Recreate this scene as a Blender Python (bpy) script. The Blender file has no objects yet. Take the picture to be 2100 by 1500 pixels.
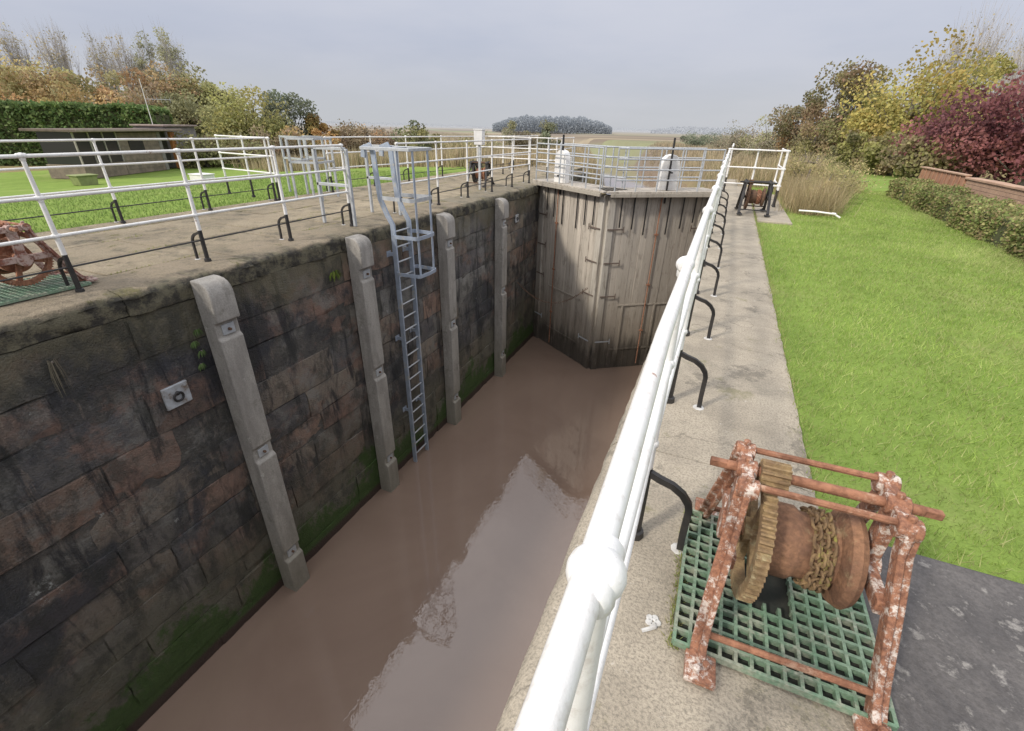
import bpy, math, random
import numpy as np
from mathutils import Vector, Matrix
random.seed(7); rng=np.random.default_rng(7)
S=bpy.context.scene; COL=S.collection
R=math.radians
# ---------------------------------------------------------------- materials
def nm(name):
    m=bpy.data.materials.new(name); m.use_nodes=True
    nt=m.node_tree; b=nt.nodes["Principled BSDF"]; return m,nt,b
class G:
    def __init__(s,nt):
        s.nt=nt; s.tc=nt.nodes.new('ShaderNodeTexCoord'); s.geo=nt.nodes.new('ShaderNodeNewGeometry')
        s.o=s.tc.outputs['Object']; s.w=s.geo.outputs['Position']
    def n(s,t): return s.nt.nodes.new(t)
    def l(s,a,b): s.nt.links.new(a,b)
    def map(s,v,sc=(1,1,1),loc=(0,0,0)):
        m=s.n('ShaderNodeMapping'); m.inputs['Scale'].default_value=sc; m.inputs['Location'].default_value=loc
        s.l(v,m.inputs['Vector']); return m.outputs[0]
    def noise(s,v,scale,detail=5,rough=.6,dist=0):
        n=s.n('ShaderNodeTexNoise'); n.inputs['Scale'].default_value=scale; n.inputs['Detail'].default_value=detail
        n.inputs['Roughness'].default_value=rough; n.inputs['Distortion'].default_value=dist; s.l(v,n.inputs['Vector']); return n.outputs['Fac']
    def ramp(s,f,a,b,ca=0,cb=1):
        n=s.n('ShaderNodeMapRange'); n.inputs[1].default_value=a; n.inputs[2].default_value=b
        n.inputs[3].default_value=ca; n.inputs[4].default_value=cb; n.interpolation_type='SMOOTHSTEP'; s.l(f,n.inputs[0]); return n.outputs[0]
    def mix(s,f,a,b,mode='MIX'):
        n=s.n('ShaderNodeMix'); n.data_type='RGBA'; n.blend_type=mode
        for k,x in ((0,f),(6,a),(7,b)):
            if hasattr(x,'is_output'): s.l(x,n.inputs[k])
            else: n.inputs[k].default_value = x if k==0 else (x[0],x[1],x[2],1)
        return n.outputs[2]
    def math(s,op,a,b=0.5):
        n=s.n('ShaderNodeMath'); n.operation=op
        for k,x in ((0,a),(1,b)):
            if hasattr(x,'is_output'): s.l(x,n.inputs[k])
            else: n.inputs[k].default_value=x
        return n.outputs[0]
    def sep(s,v):
        n=s.n('ShaderNodeSeparateXYZ'); s.l(v,n.inputs[0]); return n.outputs
    def attr(s,name='Col'):
        n=s.n('ShaderNodeAttribute'); n.attribute_name=name; return n.outputs['Color']
    def bump(s,b,h,strength=.4,dist=.01):
        n=s.n('ShaderNodeBump'); n.inputs['Strength'].default_value=strength; n.inputs['Distance'].default_value=dist
        s.l(h,n.inputs['Height']); s.l(n.outputs[0],b.inputs['Normal'])
def noisy(name,c1,c2,scale=8,rough=.8,bump=.4,bd=.01,metal=0,c3=None,s3=3,t3=(.55,.65),world=False,fine=None):
    m,nt,b=nm(name); g=G(nt); v=g.w if world else g.o
    f=g.noise(v,scale,8,.65); c=g.mix(g.ramp(f,.35,.65),c1,c2)
    if c3: c=g.mix(g.ramp(g.noise(v,s3,8,.7),*t3),c,c3)
    if fine: c=g.mix(g.ramp(g.noise(v,fine,3,.6),.3,.75,0,.55),c,(c1[0]*.35,c1[1]*.35,c1[2]*.35))
    g.l(c,b.inputs['Base Color']); b.inputs['Roughness'].default_value=rough; b.inputs['Metallic'].default_value=metal
    if bump: g.bump(b,g.noise(v,scale*4,6,.7),bump,bd)
    return m
def mat_wall():
    m,nt,b=nm('lock_masonry'); g=G(nt); v=g.w; z=g.sep(v)[2]
    c=g.attr()
    c=g.mix(g.ramp(g.noise(v,5,8,.7),.35,.7,0,.6),c,(.18,.16,.135))
    pk=g.noise(g.map(v,(1,1.1,1.3),(4,1,6)),1.5,8,.68)
    c=g.mix(g.ramp(pk,.52,.64,0,.7),c,(.27,.165,.125))
    gy=g.noise(g.map(v,(1,1.0,1.4),(11,5,2)),1.9,9,.72)
    c=g.mix(g.ramp(gy,.50,.62,0,.65),c,(.24,.235,.215))
    big=g.noise(g.map(v,(1,.8,.6)),1.1,10,.7,.3)
    c=g.mix(g.ramp(big,.47,.60,0,.9),c,(.042,.045,.055))
    st=g.noise(g.map(v,(2.2,2.2,.42)),1.5,10,.72,.4)
    c=g.mix(g.ramp(st,.49,.63,0,.88),c,(.018,.019,.024))
    st2=g.noise(g.map(v,(5,5,.8),(7,3,1)),1.3,9,.74)
    c=g.mix(g.ramp(st2,.59,.69,0,.5),c,(.31,.25,.20))
    lich=g.noise(g.map(v,(1,1,1),(5,5,5)),2.2,14,.84)
    c=g.mix(g.ramp(lich,.622,.65,0,.85),c,(.50,.52,.50))
    up=g.math('ADD',z,g.math('MULTIPLY',g.noise(v,1.5,9,.74),1.9))
    c=g.mix(g.ramp(up,.05,.7,0,.7),c,(.14,.125,.07))
    lowf=g.math('ADD',z,g.math('MULTIPLY',g.noise(g.map(v,(1,1,.6)),.9,8,.68),3.2))
    c=g.mix(g.ramp(lowf,-1.3,-2.4,0,.75),c,(.14,.13,.09))
    c=g.mix(g.ramp(g.noise(g.map(v,(1,1,.8),(9,2,3)),2.8,10,.75),.48,.60,0,.6),c,(.036,.038,.033))
    gr=g.math('ADD',z,g.math('MULTIPLY',g.noise(g.map(v,(1,1,.7),(2,7,1)),1.0,10,.74),4.2))
    c=g.mix(g.ramp(gr,-2.05,-2.45,0,.9),c,g.mix(g.noise(v,20,4,.7),(.022,.05,.008),(.06,.125,.016)))
    c=g.mix(g.ramp(z,-4.80,-4.90,0,1),c,(.06,.036,.028))
    g.l(c,b.inputs['Base Color']); b.inputs['Roughness'].default_value=.72
    g.bump(b,g.mix(.5,g.noise(v,6,10,.78),g.noise(v,45,4,.7)),1.0,.07); return m
def mat_flag():
    m,nt,b=nm('sandstone_flags'); g=G(nt); v=g.w; z=g.sep(v)[2]
    c=g.mix(g.ramp(g.noise(v,3,8,.65),.3,.7,0,.6),g.attr(),(.33,.27,.18))
    c=g.mix(g.ramp(g.noise(v,1.1,8,.7),.48,.62,0,.5),c,(.21,.18,.125))
    c=g.mix(g.ramp(g.noise(v,1.7,9,.75,.4),.56,.63,0,.8),c,(.15,.14,.045))
    c=g.mix(g.ramp(g.noise(v,5,9,.8),.60,.66,0,.6),c,(.40,.365,.30))
    c=g.mix(g.ramp(g.noise(v,40,4,.6),.35,.7,0,.35),c,(.08,.07,.05))
    zz=g.math('ADD',z,g.math('MULTIPLY',g.noise(g.map(v,(1,1,2)),2.4,9,.75),.30))
    dk=g.mix(g.ramp(g.noise(v,5,9,.78),.42,.58),(.04,.038,.033),(.175,.16,.105))
    c=g.mix(g.ramp(zz,.155,.085,0,.95),c,dk)
    g.l(c,b.inputs['Base Color']); b.inputs['Roughness'].default_value=.9
    g.bump(b,g.mix(.6,g.noise(v,6,9,.75),g.noise(v,60,4,.7)),1.0,.05); return m
def mat_conc():
    m,nt,b=nm('old_concrete'); g=G(nt); v=g.w
    c=g.mix(g.ramp(g.noise(v,2.2,8,.65),.35,.68),(.45,.395,.31),(.32,.28,.22))
    c=g.mix(g.ramp(g.noise(v,.9,8,.7,.5),.50,.64,0,.55),c,(.22,.20,.16))
    c=g.mix(g.ramp(g.noise(v,95,4,.7),.42,.66,0,.55),c,(.12,.11,.09))
    c=g.mix(g.ramp(g.noise(v,17,8,.8),.61,.67,0,.7),c,(.57,.53,.46))
    c=g.mix(g.ramp(g.noise(g.map(v,(1,1,1),(3,9,2)),3.3,9,.75),.58,.68,0,.6),c,(.18,.17,.08))
    c=g.mix(g.ramp(g.noise(g.map(v,(1,1,1),(8,1,2)),1.6,10,.8),.57,.62,0,.55),c,(.11,.10,.08))
    vv=g.n('ShaderNodeTexVoronoi'); vv.feature='DISTANCE_TO_EDGE'; vv.inputs['Scale'].default_value=.7
    wp=g.n('ShaderNodeVectorMath'); wp.operation='ADD'; nn=g.n('ShaderNodeTexNoise'); nn.inputs['Scale'].default_value=3; nn.inputs['Detail'].default_value=10; g.l(v,nn.inputs['Vector']); sc=g.n('ShaderNodeVectorMath'); sc.operation='SCALE'; sc.inputs['Scale'].default_value=.7; g.l(nn.outputs['Color'],sc.inputs[0]); g.l(v,wp.inputs[0]); g.l(sc.outputs[0],wp.inputs[1]); g.l(wp.outputs[0],vv.inputs['Vector'])
    c=g.mix(g.ramp(vv.outputs['Distance'],.007,.0,0,.45),c,(.08,.07,.055))
    g.l(c,b.inputs['Base Color']); b.inputs['Roughness'].default_value=.92
    g.bump(b,g.mix(.5,g.noise(v,14,8,.7),g.noise(v,110,3,.7)),.8,.014); return m
def mat_fender():
    m,nt,b=nm('weathered_fender'); g=G(nt); v=g.w; z=g.sep(v)[2]
    c=g.mix(g.ramp(g.noise(g.map(v,(3,3,.8)),2,9,.72),.3,.7),(.40,.38,.345),(.25,.235,.215))
    c=g.mix(g.ramp(g.noise(v,60,4,.7),.4,.7,0,.4),c,(.14,.13,.115))
    c=g.mix(g.ramp(g.noise(v,7,10,.82),.6,.65,0,.8),c,(.54,.53,.49))
    c=g.mix(g.ramp(g.noise(v,3,10,.78),.54,.66,0,.6),c,(.14,.13,.105))
    c=g.mix(g.ramp(z,-3.2,-4.8,0,.5),c,(.17,.15,.10))
    g.l(c,b.inputs['Base Color']); b.inputs['Roughness'].default_value=.9
    g.bump(b,g.noise(g.map(v,(1,1,.5)),14,8,.75),.7,.015); return m
def mat_gate():
    m,nt,b=nm('weathered_oak'); g=G(nt); v=g.w; z=g.sep(v)[2]
    c=g.mix(g.ramp(g.noise(g.map(v,(9,9,.5)),2.4,8,.65),.3,.7,0,.5),g.attr(),(.33,.295,.25))
    low=g.math('ADD',z,g.math('MULTIPLY',g.noise(g.map(v,(3,3,.5)),1.6,8,.68),1.8))
    c=g.mix(g.ramp(low,-1.4,-3.0,0,.6),c,(.21,.17,.125))
    c=g.mix(g.ramp(low,-2.9,-3.7,0,.9),c,(.055,.046,.036))
    c=g.mix(g.ramp(g.noise(g.map(v,(6,6,.5),(2,2,2)),2.1,9,.74),.52,.66,0,.6),c,(.13,.105,.08))
    c=g.mix(g.ramp(g.noise(g.map(v,(2,2,1),(6,2,2)),1.8,9,.74),.54,.66,0,.5),c,(.20,.17,.14))
    g.l(c,b.inputs['Base Color']); b.inputs['Roughness'].default_value=.85
    g.bump(b,g.noise(g.map(v,(20,20,1)),4,6,.7),.6,.012); return m
def mat_leaf(name,trans=.3,rough=.7):
    m,nt,b=nm(name); g=G(nt); c=g.attr(); g.l(c,b.inputs['Base Color']); b.inputs['Roughness'].default_value=rough
    b.inputs['Specular IOR Level'].default_value=.25
    t=g.n('ShaderNodeBsdfTranslucent'); g.l(c,t.inputs[0]); mx=g.n('ShaderNodeMixShader'); mx.inputs[0].default_value=trans
    g.l(b.outputs[0],mx.inputs[1]); g.l(t.outputs[0],mx.inputs[2]); g.l(mx.outputs[0],nt.nodes['Material Output'].inputs[0]); return m
def mat_paint_rust(name,paint,rust,thr=(.5,.56),scale=9,rough=.6,world=False,bs=.5,bdist=.006,soft=.3):
    m,nt,b=nm(name); g=G(nt); v=g.w if world else g.o
    ru=g.mix(g.ramp(g.noise(v,scale*3,7,.7),.3,.7),rust,(rust[0]*.42,rust[1]*.4,rust[2]*.45))
    f=g.noise(v,scale,12,.8)
    pa=g.mix(g.ramp(g.noise(v,5,6,.6),.3,.75,0,.35),paint,(paint[0]*.65,paint[1]*.61,paint[2]*.56))
    pa=g.mix(g.ramp(g.noise(v,38,5,.7),.5,.7,0,soft),pa,(paint[0]*.55,paint[1]*.48,paint[2]*.43))
    c=g.mix(g.ramp(f,*thr),pa,ru); g.l(c,b.inputs['Base Color']); b.inputs['Roughness'].default_value=rough
    g.bump(b,g.mix(.5,f,g.noise(v,60,5,.7)),bs,bdist); return m
def mat_water():
    m,nt,b=nm('muddy_water'); g=G(nt); v=g.w
    c=g.mix(g.ramp(g.noise(v,.35,5,.6,.6),.3,.7),(.20,.14,.108),(.235,.168,.13))
    g.l(c,b.inputs['Base Color']); b.inputs['Roughness'].default_value=.006; b.inputs['IOR'].default_value=1.75
    g.bump(b,g.mix(.6,g.noise(g.map(v,(1,.6,1)),1.6,2,.5,.3),g.noise(g.map(v,(1,.75,1)),11,2,.5,.5)),.10,.02); return m
def mat_ground():
    m,nt,b=nm('marsh_field'); g=G(nt); v=g.w; s=g.sep(v)
    c=g.mix(g.ramp(g.noise(v,.25,8,.65),.3,.7),(.28,.225,.125),(.19,.175,.085))
    band=g.noise(g.map(v,(.0018,.014,0)),1,3,.5)
    c2=g.mix(g.ramp(band,.42,.5),(.33,.28,.20),(.20,.165,.13))
    c2=g.mix(g.ramp(band,.54,.57),c2,(.24,.25,.15))
    c=g.mix(g.ramp(s[1],50,100),c,c2)
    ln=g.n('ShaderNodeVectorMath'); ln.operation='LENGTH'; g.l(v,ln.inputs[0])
    c=g.mix(g.ramp(ln.outputs['Value'],60,900,0,.9),c,(.34,.35,.37))  # aerial haze painted in: ground fades to pale grey with distance
    g.l(c,b.inputs['Base Color']); b.inputs['Roughness'].default_value=1; b.inputs['Specular IOR Level'].default_value=0; return m
def mat_lawn():
    m,nt,b=nm('lawn_turf'); g=G(nt); v=g.w
    c=g.mix(g.ramp(g.noise(v,1.3,8,.7),.35,.65),(.22,.31,.07),(.17,.25,.055))
    c=g.mix(g.ramp(g.noise(v,60,3,.7),.4,.7,0,.4),c,(.10,.14,.035))
    c=g.mix(g.ramp(g.noise(v,.5,6,.7),.50,.66,0,.5),c,(.31,.33,.13))
    g.l(c,b.inputs['Base Color']); b.inputs['Roughness'].default_value=1; b.inputs['Specular IOR Level'].default_value=.1
    g.bump(b,g.noise(v,70,4,.7),.6,.015); return m
WALL=mat_wall(); FLAG=mat_flag(); CONC=mat_conc(); FEND=mat_fender(); OAK=mat_gate(); WATER=mat_water(); FIELD=mat_ground(); LAWN=mat_lawn()
LEAF=mat_leaf('foliage',.35); BLADE=mat_leaf('grass_blades',.4); STRAW=mat_leaf('reed_straw',.3,.9)
WHITE=mat_paint_rust('white_rail_paint',(.82,.82,.81),(.36,.17,.10),(.615,.64),8,.45,True,.6,.003,.4)
BLACK=noisy('black_iron',(.018,.018,.02),(.035,.032,.03),20,.5,.3,.004)
GALV=noisy('galvanised_steel',(.52,.54,.56),(.40,.43,.46),14,.45,.15,.003,.25)
GALVB=noisy('blue_grey_steel',(.38,.44,.53),(.31,.36,.44),10,.45,.2,.003,.2,c3=(.45,.44,.41),s3=6)
RUST=noisy('rusty_iron',(.38,.18,.105),(.21,.095,.055),22,.88,.9,.006,0,c3=(.46,.29,.20),s3=9)
STRAPM=noisy('dull_strap_iron',(.17,.13,.105),(.12,.095,.08),15,.9,.5,.005)
RUSTD=noisy('dark_rust',(.15,.085,.05),(.08,.048,.033),25,.9,.9,.006,0,c3=(.26,.16,.09),s3=12)
DRUMM=noisy('brown_rust_drum',(.34,.18,.10),(.18,.095,.06),9,.88,1,.008,0,c3=(.38,.28,.16),s3=6,fine=60)
GEARM=noisy('golden_rust_gear',(.40,.28,.14),(.24,.155,.085),16,.92,1,.006,0,c3=(.45,.38,.22),s3=9,fine=70)
LICH=noisy('lichen_rust',(.30,.20,.10),(.16,.10,.055),20,.95,1,.006,0,c3=(.35,.33,.08),s3=14,t3=(.54,.66))
PEEL=mat_paint_rust('peeling_paint',(.70,.63,.57),(.40,.19,.11),(.40,.50),20,.85,False,1,.008,.4)
PEELD=mat_paint_rust('peeling_paint_dark',(.46,.35,.31),(.29,.12,.08),(.45,.55),10,.75)
GREEN=noisy('green_grp',(.16,.27,.175),(.22,.31,.22),12,.65,.3,.003,0,c3=(.34,.36,.28),s3=9,t3=(.44,.60),fine=70)
DARK=noisy('opening_shade',(.02,.025,.02),(.035,.035,.028),10,.9,.2)  # near-black colour standing in for shade inside openings
BARK=noisy('bark',(.18,.155,.13),(.11,.095,.08),6,.95,.5,.02)
BARKP=noisy('hazed_bark',(.46,.44,.43),(.39,.375,.37),6,.95,.2,.02)  # bark of distant bare trees, paled to imitate haze
TIMB=noisy('cabin_timber',(.27,.215,.17),(.17,.14,.11),3,.9,.3,.01)
BLOCKM=noisy('grey_blockwork',(.27,.255,.235),(.20,.19,.175),4,.95,.3,.01)
ROOF=noisy('roof_felt',(.16,.12,.10),(.11,.085,.07),4,.9,.2)
ROOFT=noisy('roof_edge',(.34,.27,.24),(.26,.21,.18),4,.9,.2)
ORANGE=noisy('orange_timber',(.50,.21,.07),(.38,.15,.05),6,.6,.1)
SLAB=noisy('dark_slab',(.15,.14,.135),(.09,.085,.085),6,.9,.9,.014,0,c3=(.30,.285,.265),s3=12,fine=80)
BRICKF=noisy('brown_fence',(.40,.22,.14),(.31,.165,.105),4,.85,.3)
TANBK=noisy('tan_wall',(.46,.31,.215),(.37,.24,.17),5,.9,.3)
GRASSC=noisy('bin_green',(.26,.30,.12),(.20,.23,.09),6,.6,.1)
m_,nt_,b_=nm('window_glass'); b_.inputs['Base Color'].default_value=(.035,.035,.04,1); b_.inputs['Roughness'].default_value=.12; GLASS=m_
SPLASH=noisy('white_splash',(.62,.62,.6),(.45,.44,.42),20,.8,.2)
# ---------------------------------------------------------------- mesh builder
class M:
    def __init__(s): s.v=[]; s.f=[]; s.mi=[]; s.c=[]; s.usec=False
    def add(s,vs,fs,mi=0,c=None):
        o=len(s.v); s.v+= [tuple(p) for p in vs]; s.f+=[tuple(i+o for i in f) for f in fs]; s.mi+=[mi]*len(fs)
        if c: s.usec=True
        s.c+=[c or (1,1,1)]*len(vs)
    def box(s,x0,x1,y0,y1,z0,z1,mi=0,c=None):
        vs=[(x,y,z) for z in (z0,z1) for y in (y0,y1) for x in (x0,x1)]
        s.add(vs,[(0,2,3,1),(4,5,7,6),(0,1,5,4),(2,6,7,3),(0,4,6,2),(1,3,7,5)],mi,c)
    def sweep(s,pts,sec,up=(0,0,1),scales=None,mi=0,c=None,closed=False,caps=True):
        P=[Vector(p) for p in pts]; n=len(P); k=len(sec); vs=[]
        a0=None
        for i in range(n):
            if closed: t=(P[(i+1)%n]-P[i-1])
            else: t=P[min(i+1,n-1)]-P[max(i-1,0)]
            t.normalize()
            a=(a0 if a0 is not None else Vector(up)); a=a-t*a.dot(t)
            if a.length<1e-4: a=Vector((1,0,0)) if abs(t.x)<.9 else Vector((0,1,0)); a=a-t*a.dot(t)
            a.normalize(); a0=a; b=t.cross(a); q=scales[i] if scales else 1
            for (u,w) in sec: vs.append(P[i]+(b*u+a*w)*q)
        fs=[]
        for i in range(n if closed else n-1):
            j=(i+1)%n
            for e in range(k): fs.append((i*k+e,i*k+(e+1)%k,j*k+(e+1)%k,j*k+e))
        if caps and not closed: fs.append(tuple(range(k))[::-1]); fs.append(tuple((n-1)*k+e for e in range(k)))
        s.add(vs,fs,mi,c)
    def tube(s,pts,r,n=8,mi=0,c=None,closed=False,up=(0,0,1)):
        if isinstance(r,(list,tuple)): sc=list(r); rr=1
        else: sc=None; rr=r
        s.sweep(pts,[(rr*math.cos(2*math.pi*i/n),rr*math.sin(2*math.pi*i/n)) for i in range(n)],up,sc,mi,c,closed)
    def bar(s,pts,w,h,mi=0,up=(0,0,1),c=None,scales=None):
        s.sweep(pts,[(-w/2,-h/2),(w/2,-h/2),(w/2,h/2),(-w/2,h/2)],up,scales,mi,c)
    def sphere(s,c0,r,nu=12,nv=8,mi=0,sz=1):
        vs=[];fs=[]
        for j in range(1,nv):
            t=math.pi*j/nv
            for i in range(nu):
                a=2*math.pi*i/nu; vs.append((c0[0]+r*math.sin(t)*math.cos(a),c0[1]+r*math.sin(t)*math.sin(a),c0[2]+r*sz*math.cos(t)))
        for j in range(nv-2):
            for i in range(nu): fs.append((j*nu+i,(j+1)*nu+i,(j+1)*nu+(i+1)%nu,j*nu+(i+1)%nu))
        vs.append((c0[0],c0[1],c0[2]+r*sz)); vs.append((c0[0],c0[1],c0[2]-r*sz)); T=len(vs)-2
        for i in range(nu): fs.append((T,i,(i+1)%nu)); fs.append((T+1,(nv-2)*nu+(i+1)%nu,(nv-2)*nu+i))
        s.add(vs,fs,mi)
    def prism(s,poly,f,a0,a1,mi=0,c=None):
        n=len(poly); vs=[f(p,q,a0) for p,q in poly]+[f(p,q,a1) for p,q in poly]
        fs=[tuple(range(n))[::-1],tuple(range(n,2*n))]+[(i,(i+1)%n,n+(i+1)%n,n+i) for i in range(n)]
        s.add(vs,fs,mi,c)
def recalc(me):
    import bmesh
    bm=bmesh.new(); bm.from_mesh(me); bmesh.ops.recalc_face_normals(bm,faces=bm.faces); bm.to_mesh(me); bm.free()
def build(m,name,mats,parent=None,loc=(0,0,0),bevel=0,seg=2,smooth=True,label=None,ang=.7):
    me=bpy.data.meshes.new(name); me.from_pydata(m.v,[],m.f)
    if not isinstance(mats,(list,tuple)): mats=[mats]
    for x in mats: me.materials.append(x)
    me.polygons.foreach_set('material_index',m.mi)
    if m.usec:
        a=me.color_attributes.new('Col','FLOAT_COLOR','POINT'); a.data.foreach_set('color',np.array([(x[0],x[1],x[2],1) for x in m.c],dtype='f').ravel())
    recalc(me)
    if smooth:
        me.polygons.foreach_set('use_smooth',[True]*len(me.polygons)); me.set_sharp_from_angle(angle=ang)
    me.update(); o=bpy.data.objects.new(name,me); COL.objects.link(o); o.location=loc
    if parent: o.parent=parent
    if bevel:
        b=o.modifiers.new('bevel','BEVEL'); b.width=bevel; b.segments=seg; b.limit_method='ANGLE'; b.angle_limit=R(40)
    if label: o['label']=label
    return o
def thing(name,label,cat,loc=(0,0,0),rz=0,group=None,scale=1):
    o=bpy.data.objects.new(name,None); o.empty_display_size=.2; COL.objects.link(o); o.location=loc; o.rotation_euler=(0,0,rz); o.scale=(scale,)*3
    o['label']=label; o['category']=cat
    if group: o['group']=group
    return o
def tag(o,label,cat,group=None):
    o['label']=label; o['category']=cat
    if group: o['group']=group
    return o
def clone(o,loc,rz=0,scale=1,label=None,sc3=None):
    c=o.copy(); COL.objects.link(c); c.location=loc; c.rotation_euler=(0,0,rz); c.scale=sc3 or (scale,)*3
    if label: c['label']=label
    def rec(a,b):
        for ch in list(a.children):
            k=ch.copy(); COL.objects.link(k); k.parent=b; rec(ch,k)
    rec(o,c); return c
def kind(o,k='structure'): o['kind']=k; return o
# ---------------------------------------------------------------- camera
H=1.5
Yc=Vector((460,478,-942)).normalized(); Zc=Vector((50,1850,942)); Zc=(Zc-Yc*Zc.dot(Yc)).normalized(); Xc=Yc.cross(Zc)
rot=Matrix((Xc,Yc,Zc))
cam=bpy.data.cameras.new('camera'); cam.sensor_width=36; cam.lens=942/2100*36; cam.clip_end=9000; cam.clip_start=.02
co=bpy.data.objects.new('camera',cam); COL.objects.link(co); co.matrix_world=Matrix.Translation((0,0,H))@rot.to_4x4(); S.camera=co
# ---------------------------------------------------------------- light
sd=Vector((-.44,-.66,.60)).normalized()
sun=bpy.data.lights.new('sun','SUN'); sun.energy=2.9; sun.angle=R(6); sun.color=(1,.92,.81)
so=bpy.data.objects.new('sun',sun); COL.objects.link(so); so.rotation_euler=sd.to_track_quat('Z','Y').to_euler()
W=bpy.data.worlds.new('World'); S.world=W; W.use_nodes=True; nt=W.node_tree; bg=nt.nodes['Background']; bg.inputs[1].default_value=.1
sky=nt.nodes.new('ShaderNodeTexSky'); sky.sky_type='NISHITA'; sky.sun_disc=False; sky.sun_elevation=math.asin(sd.z); sky.sun_rotation=math.atan2(sd.x,sd.y)
sky.dust_density=4; sky.air_density=1.2
g=G(nt); dz=g.sep(g.tc.outputs['Generated'])
hz=g.mix(g.ramp(dz[2],.0,.14),(5.9,6.1,6.45),(5.2,5.6,6.8)); hz=g.mix(g.ramp(dz[2],.10,.34),hz,(7.4,7.6,8.6)); hz=g.mix(g.ramp(dz[2],.40,.80),hz,(17.5,17.5,18.2))
nz=g.noise(g.map(g.tc.outputs['Generated'],(1,1,4)),1.6,5,.55); hz=g.mix(g.ramp(nz,.4,.75,0,.35),hz,(8.0,7.9,8.4))
g.l(g.mix(.9,sky.outputs[0],hz),bg.inputs[0])
S.view_settings.view_transform='Standard'; S.view_settings.look='None'; S.view_settings.exposure=0
# ---------------------------------------------------------------- terrain
def sst(a,b,x):
    t=min(1,max(0,(x-a)/(b-a))); return t*t*(3-2*t)
def river(y):
    d=max(0,y-20)
    cx=-2.7-.0033*min(d,100)**2-.66*max(0,d-100); return cx, 2.4+min(d*.07,7)
def gz(x,y):
    if x<-9.05: b=-.05-1.0*sst(-9.05,-27,x)*1.0-.1*sst(-27,-40,x)
    elif x<-5.7: b=-.12
    elif x<.35: b=-8
    else: b=-.035
    if y<19: 
        if -5.7<=x<.35: return -8
        if x>8: b+=-.5*sst(8,20,x)
        return b
    if -5.7<=x<.35: b=-.12
    far=-1.0 if x<2 else -1.0+.8*sst(2,5,x)*(1-sst(60,90,y))
    b=b+(far-b)*sst(19,30,y)
    cx,w=river(y)
    d=abs(x-cx)-w
    return -6.2+(b+6.2)*sst(-.4,3.2,d)
xs=sorted(set([-3000,-1500,-800,-400,-250,-160,-110,-80,-60,-50,-45]+[round(-40+i*1.0,2) for i in range(31)]+[-9.4,-9.05,-9.0,-8,-5.75,-5.69,-5.3,-3,-1,-.1,.34,.36,.6]+[1+i*.7 for i in range(14)]+[12,14,17,20,25,30,40,60,80,120,200,400,800,1500,3000]+[-9+i for i in range(10)]))
ys=sorted(set([-60,-30,-15,-8,-4,0]+[2+i*1.0 for i in range(17)]+[18.98,19.02]+[20+i*1.5 for i in range(30)]+[66+i*5 for i in range(14)]+[140,150,165,180,200,240,300,400,600,1000,1800,4000]))
mm=M(); nx=len(xs)
for y in ys:
    for x in xs: mm.v.append((x,y,gz(x,y)))
mm.c=[(1,1,1)]*len(mm.v)
for j in range(len(ys)-1):
    for i in range(nx-1):
        x=(xs[i]+xs[i+1])/2; y=(ys[j]+ys[j+1])/2
        lawn=(.3<x<14 and y<19) or (2.6<x<11 and y<46) or (-34<x<-8.9 and y<24-(x+34)*.1)
        mm.f.append((j*nx+i,j*nx+i+1,(j+1)*nx+i+1,(j+1)*nx+i)); mm.mi.append(1 if lawn else 0)
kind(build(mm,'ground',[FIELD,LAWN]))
w=M(); w.box(-120,6,-14,260,-5.03,-5.02)
kind(build(w,'water',WATER,smooth=False))
# ---------------------------------------------------------------- masonry walls
def blockwall(m,X,s,y0,y1,z0,z1):
    z=z1
    while z>z0:
        ch=random.choice((.38,.42,.46,.50)); y=y0-random.random(); zj0=random.random()*9
        while y<y1:
            L=random.uniform(.7,1.7); a=max(y,y0); b=min(y+L,y1); y+=L
            if b-a<.08: continue
            gp=.0015; p=random.uniform(-.010,.010); eroded=random.random()<.12
            if eroded: p-=.02
            k=random.uniform(.7,1.3); c=random.choice([(.17,.155,.13),(.14,.13,.122),(.11,.108,.112),(.24,.155,.12),(.21,.175,.14),(.26,.215,.17),(.10,.095,.10),(.22,.215,.20),(.30,.20,.15)]); c=tuple(q*k for q in c)
            o=[(a+gp,z-ch+gp),(b-gp,z-ch+gp),(b-gp,z-gp),(a+gp,z-gp)]; q=.008
            nu=7; nvv=4; vs=[(X-s*.045,u,w_) for u,w_ in o]
            for jj in range(nvv+1):
                for ii in range(nu+1):
                    u=a+gp+q+(b-a-2*gp-2*q)*ii/nu; w_=z-ch+gp+q+(ch-2*gp-2*q)*jj/nvv
                    edge=ii in(0,nu) or jj in(0,nvv); cr=ii in(0,nu) and jj in(0,nvv)
                    j=lambda:random.uniform(-.010,.010)
                    wob=.010*math.sin(u*3+zj0+jj)
                    vs.append((X+s*(p+random.uniform(-.008,.008)-(.005 if edge else 0)-(.012 if cr else 0)-(random.random()<.05)*.02),u+(j() if edge else 0),w_+(j()*.8 if edge else 0)+wob*.5))
            fs=[]; W_=nu+1
            for jj in range(nvv):
                for ii in range(nu): k0=4+jj*W_+ii; fs.append((k0,k0+1,k0+1+W_,k0+W_))
            bot=[4+ii for ii in range(W_)]; top=[4+nvv*W_+ii for ii in range(W_)]; le=[4+jj*W_ for jj in range(nvv+1)]; ri=[4+jj*W_+nu for jj in range(nvv+1)]
            fs+=[tuple([0,1]+bot[::-1]),tuple([3]+top+[2])[::-1],tuple([0]+le+[3]),tuple([1]+ri+[2])[::-1]]
            m.add(vs,fs,0,c)
        z-=ch
LX=-5.13; RX=-.26; CT=.25
lw=thing('lock_wall','tall damp sandstone lock wall stained black and green','lock wall',(0,0,0))
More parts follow.
